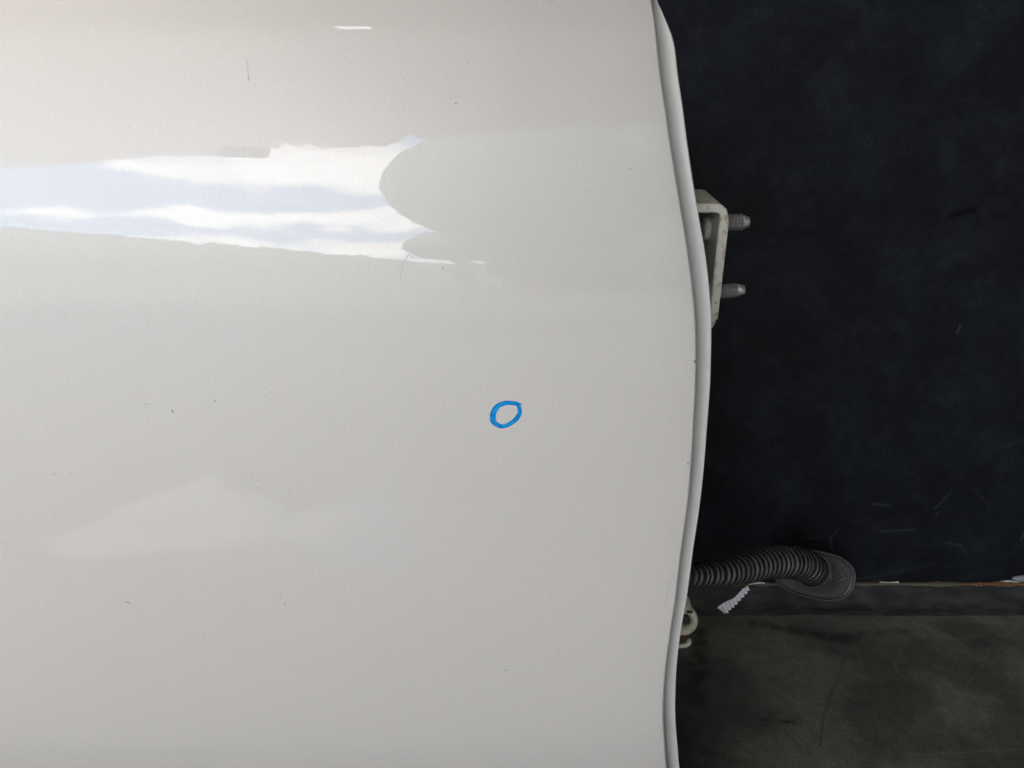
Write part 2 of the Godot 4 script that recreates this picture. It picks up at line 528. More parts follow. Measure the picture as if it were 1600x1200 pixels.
func make_hinges(door: Node3D) -> void:
	var primer := mat(Color(0.60, 0.57, 0.50), 0.42)
	primer.albedo_texture = noise_tex(0.025, 21, Color(0.58, 0.48, 0.36), Color(1, 1, 1), 0.14, 0.42)
	primer.uv1_triplanar = true
	primer.uv1_scale = Vector3(14, 8, 14)
	primer.clearcoat_enabled = true
	primer.clearcoat = 0.4
	primer.clearcoat_roughness = 0.15
	var steel := mat(Color(0.42, 0.42, 0.44), 0.42, 0.55)
	steel.albedo_texture = noise_tex(0.05, 8, Color(0.55, 0.52, 0.46), Color(1, 1, 1))
	steel.uv1_triplanar = true
	steel.uv1_scale = Vector3.ONE * 20.0
	var rust := mat(Color(0.07, 0.035, 0.02), 0.9)
	# upper hinge: bent leaf whose plate carries two bolts
	var poly := PackedVector2Array([Vector2(0.1471, 0.4788), Vector2(0.1463, 0.4839), Vector2(0.1442, 0.4886), Vector2(0.1405, 0.4915), Vector2(0.1366, 0.4921), Vector2(0.1292, 0.4921), Vector2(0.1258, 0.4921), Vector2(0.1206, 0.4921), Vector2(0.1209, 0.4860), Vector2(0.1270, 0.4860), Vector2(0.1314, 0.4860), Vector2(0.1366, 0.4862), Vector2(0.1392, 0.4856), Vector2(0.1404, 0.4839), Vector2(0.1418, 0.4093), Vector2(0.1404, 0.4061), Vector2(0.1369, 0.4043), Vector2(0.1306, 0.4038), Vector2(0.1309, 0.3983), Vector2(0.1382, 0.3983), Vector2(0.1418, 0.3995), Vector2(0.1447, 0.4025), Vector2(0.1467, 0.4066), Vector2(0.1467, 0.4089), Vector2(0.1481, 0.4093)])
	var st := begin()
	prism(st, poly, -0.0470, -0.0470 - 0.048)
	# the leaf stands with its back edge a little higher than its front edge
	var mesh := done(st)
	var h := obj("hinge", mesh, primer, door)
	var pivot := Vector3(0.15, 0.46, -0.0470)
	var lean := Transform3D(Basis(), pivot) * Transform3D(Basis(Vector3.RIGHT, deg_to_rad(11.0)), Vector3.ZERO) * Transform3D(Basis(), -pivot)
	h.transform = lean
	var inv := lean.affine_inverse()
	for b in [[Vector3(0.1529, 0.4776, -0.0720), Vector3(0.1694, 0.4781, -0.0720), 0.0060], [Vector3(0.1528, 0.4283, -0.0720), Vector3(0.1701, 0.4297, -0.0720), 0.0055]]: bolt(h, inv * b[0], inv * b[1], b[2], steel)
	for c in [Vector3(0.1454, 0.4736, -0.0720), Vector3(0.1444, 0.4285, -0.0720)]:
		st = begin()
		lathe(st, inv * c, Vector3.LEFT, [Vector2(-0.004, 0.0125), Vector2(0.0012, 0.0125), Vector2(0.0022, 0.0115), Vector2(0.0025, 0.0085), Vector2(0.0075, 0.0080), Vector2(0.0085, 0.0070), Vector2(0.0085, 0.0002)], 28)
		obj("bolt_head", done(st), primer, h)
	st = begin()
	lathe(st, inv * Vector3(0.118, 0.42, -0.085), Vector3.UP, [Vector2(0, 0.0002), Vector2(0, 0.008), Vector2(0.085, 0.008), Vector2(0.085, 0.0002)], 20)
	obj("hinge_pin", done(st), rust, h)
	st = begin()
	box(st, Vector3(0.085, 0.425, -0.105), Vector3(0.125, 0.50, -0.098))
	obj("door_leaf", st.commit(), primer, h)
	# lower hinge: an eye that faces up and out, with a lip under it
	var lh := [Vector3(0.1382, 0.1630, -0.0616), 0.0127, Vector3(0.1406, 0.1630, -0.0616), 0.0043]
	var face := Basis(Vector3.RIGHT, deg_to_rad(-24.0)) * Basis(Vector3.UP, deg_to_rad(-8.0))
	st = begin()
	var rows := []
	var off: Vector3 = lh[2] - lh[0]
	for spec in [[0.0, -0.012], [0.0, 0.0], [0.12, 0.0016], [0.55, 0.0020], [0.86, 0.0016], [0.97, 0.0004], [1.0, -0.001], [1.0, -0.009], [0.9, -0.010]]:
		var ring := PackedVector3Array()
		var rr: float = lerpf(lh[3], lh[1], spec[0])
		for i in 40:
			var a := TAU * i / 40
			ring.append(lh[0] + off * (1.0 - spec[0]) + face * Vector3(cos(a) * rr, sin(a) * rr, spec[1]))
		rows.append(ring)
	sheet(st, rows, true, true)
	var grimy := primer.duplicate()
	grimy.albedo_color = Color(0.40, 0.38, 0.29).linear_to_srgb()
	var low := obj("hinge", done(st), grimy, door)
	low.set_meta("label", "lower hinge eye with a round pin hole, rusty underneath")
	st = begin()
	tube(st, spline([Vector3(0.1420, 0.1784, -0.0709), Vector3(0.1431, 0.1704, -0.0666)], 6), [0.0022, 0.0026, 0.003, 0.0034, 0.0036, 0.0038, 0.004], 12)
	obj("hinge_neck", done(st), grimy, low)
	st = begin()
	tube(st, spline([Vector3(0.1454, 0.1445, -0.0618), Vector3(0.1441, 0.1429, -0.0593), Vector3(0.1408, 0.1415, -0.0579), Vector3(0.1335, 0.1410, -0.0577)], 12), [0.0012, 0.0016, 0.0019, 0.0021, 0.0021, 0.0021, 0.0021, 0.002, 0.002, 0.0019, 0.0018, 0.0018, 0.0018], 12)
	obj("hinge_lip", done(st), primer, low)
	st = begin()
	var pl: Array = [Vector3(0.1407, 0.1429, -0.0769), Vector3(0.1493, 0.1392, -0.0759), Vector3(0.1487, 0.1335, -0.0744), Vector3(0.1385, 0.1309, -0.0737)]
	var back := Vector3(0, 0, -0.004)
	box(st, Vector3(pl[0].x - 0.03, pl[3].y, pl[0].z - 0.004), Vector3(pl[1].x, pl[0].y, pl[0].z))
	obj("rusty_web", st.commit(), rust, low)
	st = begin()
	tube(st, [Vector3(0.1440, 0.1701, -0.0614) + Vector3(-0.0025, 0, 0.0), Vector3(0.1440, 0.1701, -0.0614) + Vector3(0.002, 0, 0.0)], [0.0012, 0.0012], 10)
	obj("slot", done(st), rust, low)


func make_door() -> void:
	var door := thing("car_door", "pearl white car door with a blue marker circle, hinge and wiring boot on its edge", "car door")
	var paint := mat(Color(0.698, 0.656, 0.612), 0.48, 0.24)
	paint.albedo_texture = noise_tex(0.45, 3, Color(0.89, 0.89, 0.89), Color(1, 1, 1), 0.3, 0.7, 1024)
	paint.uv1_triplanar = true
	paint.uv1_scale = Vector3.ONE * 1.7
	paint.clearcoat_enabled = true
	paint.clearcoat = 1.0
	paint.clearcoat_roughness = 0.02
	obj("outer_panel", panel_mesh(), paint, door)
	var shell_paint := mat(Color(0.61, 0.595, 0.56), 0.45, 0.0)
	shell_paint.clearcoat_enabled = true
	shell_paint.clearcoat = 0.35
	shell_paint.clearcoat_roughness = 0.2
	obj("inner_shell", shell_mesh(), shell_paint, door)
	make_hinges(door)
	make_boot(door)
	var ink := mat(Color.WHITE, 0.5)
	ink.metallic_specular = 0.25
	ink.vertex_color_use_as_albedo = true
	ink.cull_mode = BaseMaterial3D.CULL_DISABLED
	obj("marker_circle", ribbon(spline([Vector2(0.0062, 0.3634), Vector2(0.0024, 0.3642), Vector2(-0.0019, 0.3646), Vector2(-0.0061, 0.3641), Vector2(-0.0097, 0.3621), Vector2(-0.0119, 0.3586), Vector2(-0.0128, 0.3551), Vector2(-0.0124, 0.3519), Vector2(-0.0100, 0.3495), Vector2(-0.0067, 0.3483), Vector2(-0.0023, 0.3496), Vector2(0.0015, 0.3522), Vector2(0.0041, 0.3553), Vector2(0.0052, 0.3586), Vector2(0.0046, 0.3616), Vector2(0.0031, 0.3631)], 120), spline([0.00063, 0.00132, 0.00151, 0.00158, 0.00181, 0.00195, 0.00197, 0.00185, 0.00155, 0.00143, 0.00143, 0.00151, 0.00153, 0.00143, 0.00116, 0.00074], 120), 0.00018, [Color(0.0, 0.25, 0.64), Color(0.0, 0.13, 0.50), Color(0.01, 0.38, 0.75)]), ink, door)
	var marks := {}
	for s in [[Vector2(-0.1619, 0.5780), Vector2(-0.1613, 0.5705), Vector2(-0.1609, 0.5674), 0.00017, 0.45], [Vector2(-0.1610, 0.5678), Vector2(-0.1609, 0.5663), Vector2(-0.1611, 0.5652), 0.00034, 0.40], [Vector2(-0.2248, 0.3606), Vector2(-0.2245, 0.3595), Vector2(-0.2237, 0.3577), 0.00027, 0.05], [Vector2(-0.2753, 0.2173), Vector2(-0.2736, 0.2162), Vector2(-0.2718, 0.2163), 0.00025, 0.10], [Vector2(-0.1649, 0.2228), Vector2(-0.1643, 0.2202), Vector2(-0.1643, 0.2202), 0.00015, 0.30], [Vector2(-0.1623, 0.2166), Vector2(-0.1615, 0.2150), Vector2(-0.1611, 0.2140), 0.00021, 0.20], [Vector2(-0.1959, 0.3661), Vector2(-0.1950, 0.3663), Vector2(-0.1946, 0.3661), 0.00029, 0.05], [Vector2(-0.3102, 0.3147), Vector2(-0.3096, 0.3145), Vector2(-0.3092, 0.3145), 0.00034, 0.30], [Vector2(-0.2994, 0.3147), Vector2(-0.2987, 0.3145), Vector2(-0.2983, 0.3147), 0.00034, 0.30], [Vector2(-0.0054, 0.1589), Vector2(-0.0047, 0.1586), Vector2(-0.0038, 0.1586), 0.00027, 0.05], [Vector2(-0.0349, 0.5521), Vector2(-0.0343, 0.5519), Vector2(-0.0337, 0.5519), 0.00029, 0.15], [Vector2(0.0730, 0.5138), Vector2(0.0734, 0.5132), Vector2(0.0738, 0.5132), 0.00025, 0.15], [Vector2(-0.0631, 0.4629), Vector2(-0.0656, 0.4605), Vector2(-0.0677, 0.4573), 0.00017, 0.35], [Vector2(-0.0681, 0.4573), Vector2(-0.0699, 0.4506), Vector2(-0.0709, 0.4445), 0.00013, 0.45], [Vector2(-0.0643, 0.4613), Vector2(-0.0624, 0.4593), Vector2(-0.0612, 0.4589), 0.00017, 0.40], [Vector2(-0.0440, 0.4533), Vector2(-0.0436, 0.4529), Vector2(-0.0432, 0.4529), 0.00032, 0.20], [Vector2(-0.2426, 0.3635), Vector2(-0.2404, 0.3643), Vector2(-0.2384, 0.3635), 0.00017, 0.40], [Vector2(-0.1586, 0.3735), Vector2(-0.1579, 0.3722), Vector2(-0.1571, 0.3718), 0.00017, 0.35], [Vector2(-0.1736, 0.3105), Vector2(-0.1718, 0.3105), Vector2(-0.1706, 0.3100), 0.00017, 0.30], [Vector2(0.1125, 0.2313), Vector2(0.1119, 0.2267), Vector2(0.1111, 0.2241), 0.00034, 0.50], [Vector2(0.1112, 0.2220), Vector2(0.1102, 0.2158), Vector2(0.1092, 0.2096), 0.00019, 0.50], [Vector2(0.1197, 0.3928), Vector2(0.1199, 0.3915), Vector2(0.1201, 0.3907), 0.00042, 0.03], [Vector2(0.1197, 0.3214), Vector2(0.1198, 0.3205), Vector2(0.1198, 0.3195), 0.00029, 0.03], [Vector2(-0.0274, 0.5761), Vector2(-0.0270, 0.5759), Vector2(-0.0267, 0.5761), 0.00025, 0.30], [Vector2(-0.1029, 0.5794), Vector2(-0.1024, 0.5792), Vector2(-0.1021, 0.5794), 0.00025, 0.30], [Vector2(0.0337, 0.1749), Vector2(0.0346, 0.1743), Vector2(0.0351, 0.1743), 0.00021, 0.30]]:
		var tone: float = s[4]
		if not marks.has(tone): marks[tone] = mat(Color(0.9, 0.88, 0.86) * tone, 0.7)
		obj("scratch", ribbon(spline([s[0], s[1], s[2]], 8), [s[3] * 0.4, s[3] * 0.8, s[3], s[3] * 0.7, s[3], s[3] * 1.1, s[3] * 0.8, s[3] * 0.6, s[3] * 0.3], 0.00012), marks[tone], door)


func crumb(called: String, label: String, path: Array, radii: Array, m: Material) -> void:
	var st := begin()
	tube(st, spline(path, 10), spline(radii, 10), 9)
	var o := obj(called, done(st), m)
	tag(o, label, "litter", "white scraps along the foot of the black wall")


func _ready() -> void:
	rng.seed = 4
	peel.seed = 9
	peel.frequency = 0.16
	peel.fractal_octaves = 2
	make_section()

	# camera, sky, sun, exposure
	var cam := Camera3D.new()
	cam.name = "camera"
	cam.position = Vector3(0, 0.503, 0.4685)
	cam.rotation_degrees = Vector3(-15, 0, 0)
	cam.fov = 54.92
	cam.near = 0.02
	cam.far = 600.0
	add_child(cam)
	var env := Environment.new()
	env.background_mode = Environment.BG_SKY
	env.sky = Sky.new()
	var pan := PanoramaSkyMaterial.new()
	pan.panorama = make_sky()
	env.sky.sky_material = pan
	env.tonemap_mode = Environment.TONE_MAPPER_LINEAR
	env.tonemap_exposure = 5.15
	env.sdfgi_enabled = true
	env.ssao_enabled = true
	env.ssil_enabled = true
	var we := WorldEnvironment.new()
	we.environment = env
	add_child(we)
	var sun := DirectionalLight3D.new()
	sun.name = "sun"
	sun.light_energy = 1.4
	sun.light_color = Color(1.0, 0.95, 0.88)
	sun.light_angular_distance = 0.5
	sun.shadow_enabled = true
	sun.look_at_from_position(Vector3(-0.55, 0.80, -0.30), Vector3.ZERO)
	add_child(sun)

	# large structure
	var rows := []
	var ground := obj("ground", box_mesh(Vector3(-150, -1.0, -150), Vector3(150, -0.55, 150)), mat(Color(0.06, 0.06, 0.045), 0.9))
	ground.set_meta("kind", "structure")
	(ground.material_override as StandardMaterial3D).albedo_texture = noise_tex(0.01, 40, Color(0.8, 0.8, 0.78), Color(1, 1, 1))
	ground.material_override.uv1_triplanar = true
	ground.material_override.uv1_scale = Vector3.ONE * 0.2

	var ast := begin()
	rows = []
	for i in 31:
		var z := lerpf(0.13, 7.0, i / 30.0)
		var row := PackedVector3Array()
		for k in 25: row.append(Vector3(lerpf(-9.0, 3.6, k / 24.0), -0.53, z))
		rows.append(row)
	for i in 30:
		ast.set_color(Color.WHITE * lerpf(1.0, 0.16, smoothstep(1.2, 6.6, rows[i][0].z + 0.11)))   # mud carried in from the grass
		sheet(ast, [rows[i], rows[i + 1]], false, true)
	var cement := mat(Color(0.68, 0.635, 0.565), 0.8)
	cement.vertex_color_use_as_albedo = true
	cement.albedo_texture = noise_tex(0.006, 14, Color(0.75, 0.75, 0.75), Color(1, 1, 1), 0.42, 0.62)
	cement.uv1_triplanar = true
	cement.uv1_scale = Vector3.ONE * 0.33
	var apron := obj("concrete_apron", done(ast), cement)
	apron.set_meta("kind", "structure")

	var water := mat(Color(1, 1, 1), 0.03)
	water.transparency = BaseMaterial3D.TRANSPARENCY_ALPHA
	water.albedo_color.a = 0.03
	for outline in [[Vector2(-1.3648, 1.4134), Vector2(-1.3205, 1.5461), Vector2(-1.2623, 1.7213), Vector2(-1.1690, 1.8641), Vector2(-1.0847, 2.0095), Vector2(-1.0479, 2.0572), Vector2(-1.0101, 1.9284), Vector2(-0.9728, 1.8403), Vector2(-0.8660, 1.8312), Vector2(-0.7648, 1.7611), Vector2(-0.7204, 1.6842), Vector2(-0.7102, 1.5429), Vector2(-0.7724, 1.4565), Vector2(-0.8897, 1.4055), Vector2(-1.0502, 1.3764), Vector2(-1.2115, 1.3539)], [Vector2(-0.7314, 1.5789), Vector2(-0.6455, 1.6454), Vector2(-0.5570, 1.7258), Vector2(-0.4664, 1.8338), Vector2(-0.4000, 2.0150), Vector2(-0.3196, 1.9506), Vector2(-0.2518, 1.7340), Vector2(-0.1903, 1.4986), Vector2(-0.2484, 1.3053), Vector2(-0.3874, 1.2714), Vector2(-0.5296, 1.3427), Vector2(-0.6554, 1.4583)]]:
		var ring := PackedVector2Array()
		for i: int in outline.size() * 6:
			var k := i / 6
			var u := (i % 6) / 6.0
			var q: Vector2 = outline[k].cubic_interpolate(outline[(k + 1) % outline.size()], outline[k - 1], outline[(k + 2) % outline.size()], u)
			ring.append(q + Vector2(peel.get_noise_2d(i * 5.0, 3.0), peel.get_noise_2d(i * 5.0, 60.0)) * 0.02)
		var pst_ := begin()
		for id in Geometry2D.triangulate_polygon(ring): pst_.add_vertex(Vector3(ring[id].x, -0.5265, ring[id].y))
		pst_.set_smooth_group(-1)
		var puddle := obj("puddle", done(pst_), water)
		puddle.set_meta("kind", "structure")

	# the floor slab the door stands on
	var fst := begin()
	fst.set_smooth_group(-1)
	var x0 := -3.2
	var x1 := 2.6
	var zb := -0.3615
	var zf := 0.09
	var corner := [Vector3(x0, 0, zb - 0.2), Vector3(x1, 0, zb - 0.2), Vector3(x1, 0, zf), Vector3(x0, 0, zf)]
	for t in [0, 1, 2, 0, 2, 3]:
		var p: Vector3 = corner[t]
		fst.set_uv(Vector2((p.x - 0.05) / 0.8, (p.z + 0.55) / 0.8))
		fst.add_vertex(p)
	for q in [[3, 2], [2, 1], [1, 0], [0, 3]]:
		var a: Vector3 = corner[q[0]]
		var b: Vector3 = corner[q[1]]
		for p in [a, b, b + Vector3.DOWN * 0.549, a, b + Vector3.DOWN * 0.549, a + Vector3.DOWN * 0.549]:
			fst.set_uv(Vector2((p.x + p.z) / 0.8, p.y / 0.8))
			fst.add_vertex(p)
	fst.generate_normals()
	var floor_mat := mat(Color.WHITE, 0.62)
	floor_mat.albedo_texture = worn(1024, 0.8, Color(0.062, 0.061, 0.053), Color(0.112, 0.111, 0.094), Color(0.17, 0.165, 0.14), [[Vector2(0.3105, -0.2805), Vector2(0.3064, -0.2387), 0.0006, 0.17], [Vector2(0.3946, -0.2868), Vector2(0.3787, -0.2274), 0.0005, 0.14], [Vector2(0.4162, -0.2330), Vector2(0.4128, -0.2165), 0.0009, 0.35], [Vector2(0.4114, -0.2165), Vector2(0.4249, -0.1904), 0.0003, 0.24], [Vector2(0.4349, -0.2561), Vector2(0.4202, -0.1755), 0.0003, 0.24], [Vector2(0.4284, -0.1611), Vector2(0.4311, -0.1491), 0.0012, 0.35], [Vector2(0.4744, -0.1954), Vector2(0.5107, -0.2274), 0.0006, 0.21], [Vector2(0.5107, -0.2274), Vector2(0.5355, -0.2561), 0.0004, 0.21], [Vector2(0.5659, -0.2868), Vector2(0.5872, -0.2743), 0.0006, 0.24], [Vector2(0.5065, -0.2743), Vector2(0.5420, -0.2843), 0.0006, 0.21], [Vector2(0.3784, -0.2502), Vector2(0.4199, -0.2932), 0.0004, 0.21], [Vector2(0.2121, -0.1211), Vector2(0.2203, -0.1087), 0.0017, 0.24], [Vector2(0.3630, -0.0967), Vector2(0.4737, -0.1046), 0.0006, 0.21], [Vector2(0.4633, -0.3198), Vector2(0.6087, -0.3063), 0.0012, 0.17], [Vector2(0.3263, -0.3480), Vector2(0.3348, -0.3451), 0.0009, 0.42], [Vector2(0.4646, -0.1473), Vector2(0.4425, -0.0927), 0.0003, 0.17], [Vector2(0.2531, -0.2868), Vector2(0.2678, -0.2621), 0.0009, 0.21], [Vector2(0.5279, -0.2058), Vector2(0.5277, -0.1853), 0.0006, 0.21]], [[Vector2(0.2418, -0.1437), Vector2(0.2478, -0.1428), 0.0019, 0.80], [Vector2(0.2630, -0.1419), Vector2(0.2724, -0.1401), 0.0026, 0.90], [Vector2(0.3672, -0.2409), Vector2(0.3298, -0.1853), 0.0010, 0.50], [Vector2(0.3298, -0.1853), Vector2(0.3045, -0.1473), 0.0013, 0.50], [Vector2(0.3045, -0.1473), Vector2(0.2865, -0.1087), 0.0011, 0.60], [Vector2(0.2865, -0.1087), Vector2(0.3013, -0.1030), 0.0010, 0.30], [Vector2(0.2606, -0.1296), Vector2(0.2665, -0.1046), 0.0010, 0.40], [Vector2(0.2212, -0.2932), Vector2(0.1857, -0.1755), 0.0143, 0.70], [Vector2(0.2891, -0.3063), Vector2(0.3890, -0.2743), 0.0110, 0.60], [Vector2(0.3622, -0.2805), Vector2(0.4649, -0.2932), 0.0084, 0.50], [Vector2(0.4922, -0.2621), Vector2(0.5872, -0.2743), 0.0078, 0.35], [Vector2(0.3675, -0.1954), Vector2(0.4182, -0.1904), 0.0078, 0.30], [Vector2(0.1815, -0.0967), Vector2(0.2303, -0.0851), 0.0065, 0.30]], 31, 0.22, false)
	var floor_ := obj("floor", fst.commit(), floor_mat)
	floor_.set_meta("kind", "structure")

	# the wall, its ledge, and what is left lying there
	var wall := thing("steel_wall", "scuffed black painted steel wall with a low dusty ledge at its foot", "wall", Vector3.ZERO)
	var wst := begin()
	wst.set_smooth_group(-1)
	var wc := [Vector3(x0 - 1, 0, zb), Vector3(x0 - 1, 3.1, zb), Vector3(x1 + 0.6, 3.1, zb), Vector3(x1 + 0.6, 0, zb)]
	for t in [0, 1, 2, 0, 2, 3]:
		var p: Vector3 = wc[t]
		wst.set_uv(Vector2((p.x - 0.05) / 0.8, 1.0 - p.y / 0.8))
		wst.add_vertex(p)
	wst.generate_normals()
	var wall_mat := mat(Color.WHITE, 0.55)
	wall_mat.metallic_specular = 0.18
	wall_mat.albedo_texture = worn(1024, 0.8, Color(0.0098, 0.0106, 0.0126), Color(0.0124, 0.0140, 0.0174), Color(0.075, 0.082, 0.095), [[Vector2(0.5144, 0.1233), Vector2(0.5307, 0.1443), 0.0004, 0.38], [Vector2(0.3960, 0.0674), Vector2(0.3916, 0.0848), 0.0010, 0.26], [Vector2(0.3916, 0.0848), Vector2(0.3991, 0.0951), 0.0007, 0.22], [Vector2(0.4520, 0.0934), Vector2(0.4949, 0.0960), 0.0011, 0.26], [Vector2(0.4395, 0.1300), Vector2(0.4577, 0.1275), 0.0018, 0.19], [Vector2(0.5077, 0.3411), Vector2(0.5100, 0.3500), 0.0007, 0.38], [Vector2(0.5369, 0.0779), Vector2(0.5532, 0.0744), 0.0013, 0.22], [Vector2(0.5532, 0.0744), Vector2(0.5610, 0.0657), 0.0009, 0.22], [Vector2(0.5173, 0.1139), Vector2(0.5197, 0.1190), 0.0009, 0.26], [Vector2(0.6272, 0.0805), Vector2(0.6289, 0.0934), 0.0009, 0.30], [Vector2(0.4324, 0.0277), Vector2(0.5253, 0.0499), 0.0027, 0.09], [Vector2(0.3664, 0.0848), Vector2(0.3822, 0.0848), 0.0007, 0.22], [Vector2(0.5564, 0.1526), Vector2(0.5800, 0.1275), 0.0005, 0.15], [Vector2(0.5790, 0.2017), Vector2(0.6004, 0.2098), 0.0005, 0.15], [Vector2(0.4762, 0.2806), Vector2(0.4832, 0.2837), 0.0004, 0.19]], [[Vector2(0.4824, 0.4722), Vector2(0.5051, 0.4791), 0.0046, 0.90], [Vector2(0.5097, 0.4940), Vector2(0.5304, 0.4953), 0.0025, 0.55], [Vector2(0.5331, 0.4709), Vector2(0.5399, 0.4722), 0.0033, 0.50], [Vector2(0.3857, 0.4137), Vector2(0.3961, 0.3995), 0.0033, 0.30]], 77, 0.10, true)
	obj("steel_sheet", wst.commit(), wall_mat, wall)
	obj("wall_core", box_mesh(Vector3(x0 - 1, -0.54, zb - 0.15), Vector3(x1 + 0.6, 3.1, zb - 0.003)), mat(Color(0.02, 0.022, 0.026), 0.6), wall)
	# ledge: a rounded step along the foot of the wall
	var lst := begin()
	rows = []
	var ly := 0.0249
	for i in 401:
		var x := lerpf(-1.2, 2.2, i / 400.0)
		var d := peel.get_noise_2d(x * 120.0, 4.0) * 0.0007 + peel.get_noise_2d(x * 20.0, 40.0) * 0.0012
		var row := PackedVector3Array()
		for q in [Vector2(zb - 0.001, ly), Vector2(-0.3494 - 0.005, ly), Vector2(-0.3494 - 0.002, ly - 0.0006), Vector2(-0.3494, ly - 0.003), Vector2(-0.3494 + 0.002, ly - 0.007), Vector2(lerpf(-0.3494, -0.3315, 0.5), ly * 0.42), Vector2(-0.3315 - 0.003, ly * 0.16), Vector2(-0.3315 + 0.001, 0.0035), Vector2(-0.3315 + 0.007, 0.0005), Vector2(-0.3315 + 0.012, -0.002)]: row.append(Vector3(x, q.y + d * 0.5, q.x + d))
		rows.append(row)
	sheet(lst, rows)
	var led := mat(Color(0.032, 0.031, 0.029), 0.7)
	led.albedo_texture = noise_tex(0.02, 61, Color(0.25, 0.24, 0.23), Color(1, 1, 0.96), 0.30, 0.70)
	led.uv1_triplanar = true
	led.uv1_scale = Vector3(2.2, 9, 9)
	obj("ledge", done(lst), led, wall)
	# dust and rust lying on the ledge
	for spec in [["dust_line", 0.12, 0.9, Color(0.11, 0.095, 0.065), 0.0], ["rust_streak", 0.555, 0.86, Color(0.15, 0.068, 0.028), 0.0006]]:
		lst = begin()
		rows = []
		for i in 241:
			var x: float = lerpf(spec[1], spec[2], i / 240.0)
			var fade: float = smoothstep(0.0, 0.10, i / 240.0) * smoothstep(1.0, 0.9, i / 240.0)
			var rag := peel.get_noise_2d(x * 900.0, 70.0) * 0.5 + peel.get_noise_2d(x * 150.0, 170.0)
			var zfront: float = -0.3494 - 0.003 + rag * 0.003
			var z0: float = lerpf(zfront, zb, clampf((0.35 + rag * 0.6) * fade + 0.05 * fade, 0.0, 1.0))
			var row := PackedVector3Array()
			for k in 4: row.append(Vector3(x, ly + 0.0012 + spec[4] + peel.get_noise_2d(x * 700.0, k * 90.0) * 0.0004 - (0.0022 if k == 0 else 0.0), lerpf(zfront + 0.001, z0, k / 3.0)))
			rows.append(row)
		sheet(lst, rows, false, true)
		obj(spec[0], done(lst), mat(spec[3], 0.95), wall)

	# lean-to roof over the place; its far edge bounds the sky that the paint mirrors
	var roof := thing("roof", "pale underside of a lean-to roof over the car door", "roof")
	var rst := begin()
	var rp := PackedVector2Array([Vector2(-9, 8.86), Vector2(4, 3.96), Vector2(4, -1), Vector2(-9, -1)])
	var rows2 := []
	var steel_rows := []
	for i in 261:   # corrugated translucent sheet, 4 mm thick
		var u := i / 260.0
		var near := Vector2(lerpf(-9, 4, u), -1.0)
		var far_z: float = lerpf(8.86, 3.96, u)
		far_z += peel.get_noise_2d(floorf(near.x / 0.85) * 37.0, 8.0) * 0.34 + peel.get_noise_2d(near.x * 30.0, 3.0) * 0.24
		var wave := sin(u * 130.0 * TAU / 2.0) * 0.02
		var row := PackedVector3Array()
		for zz in [-1.0, 0.5, 1.53, 1.74, 3.0]: row.append(Vector3(near.x, 3.02 + wave, zz))
		row.append(Vector3(near.x, 3.02 + wave, far_z))
		if near.x <= 0.1: rows2.append(row)
		if near.x >= 0.0:   # the right part is roofed with steel
			for k in row.size(): row[k].y += 0.006
			steel_rows.append(row)
	# a broken-out strip in the translucent sheet
	for i in rows2.size() - 1:
		for k in 5:
			if k == 2 and rows2[i][0].x > -0.70 and rows2[i + 1][0].x < -0.55: continue
			rst.set_color(Color.WHITE * lerpf(1.0, 0.28, smoothstep(-1.9, -0.1, rows2[i][0].x)))   # grime thickens towards the steel sheets
			sheet(rst, [PackedVector3Array([rows2[i][k], rows2[i][k + 1]]), PackedVector3Array([rows2[i + 1][k], rows2[i + 1][k + 1]])])
	var rst2 := begin()
	sheet(rst2, steel_rows)
	obj("steel_sheet", done(rst2), mat(Color(0.26, 0.255, 0.245), 0.6), roof)
	var fibreglass := mat(Color(0.64, 0.63, 0.61), 0.7)
	fibreglass.vertex_color_use_as_albedo = true
	fibreglass.cull_mode = BaseMaterial3D.CULL_DISABLED
	fibreglass.backlight_enabled = true
	fibreglass.backlight = Color(0.43, 0.42, 0.40).linear_to_srgb()
	obj("roof_sheet", done(rst), fibreglass, roof)
	obj("eave_box", box_mesh(Vector3(-2.62, 2.80, 6.05), Vector3(-2.18, 2.995, 6.22)), mat(Color(0.1, 0.1, 0.1)), roof)
	var side := thing("side_wall", "dark sheet wall closing the right side of the shelter", "wall")
	obj("sheet", box_mesh(Vector3(2.0, -0.55, -0.35), Vector3(2.1, 3.0, 4.6)), mat(Color(0.10, 0.10, 0.10), 0.7), side)

	make_door()

	# litter at the foot of the wall
	var paper := mat(Color(0.62, 0.61, 0.66), 0.85)
	var pa := spline([Vector3(0.2405, 0.0242, -0.3018), Vector3(0.2466, 0.0286, -0.3030), Vector3(0.2533, 0.0322, -0.3040), Vector3(0.2601, 0.0351, -0.3047), Vector3(0.2661, 0.0406, -0.3062), Vector3(0.2714, 0.0460, -0.3077), Vector3(0.2774, 0.0493, -0.3085)], 72)
	var pb := spline([Vector3(0.2419, 0.0257, -0.2960), Vector3(0.2487, 0.0225, -0.2931), Vector3(0.2540, 0.0268, -0.2942), Vector3(0.2602, 0.0310, -0.2964), Vector3(0.2662, 0.0374, -0.2981), Vector3(0.2725, 0.0427, -0.3006), Vector3(0.2773, 0.0484, -0.3021)], 72)
	var pst := begin()
	rows = []
	for i in 73:
		var u := i / 72.0
		var fold := sin(u * 9.5 * TAU)
		var row := PackedVector3Array()
		for k in 7:
			var w := k / 6.0
			var p: Vector3 = pa[i].lerp(pb[i], w + (0.05 * fold if k == 6 else 0.0))
			row.append(p + Vector3(0, 0.3, 0.9) * fold * 0.0011 * (0.35 + w))
		rows.append(row)
	sheet(pst, rows)
	var back := []
	for r in rows:
		var q := PackedVector3Array()
		for p in r: q.append(p + Vector3(0, -0.0001, -0.0003))
		back.append(q)
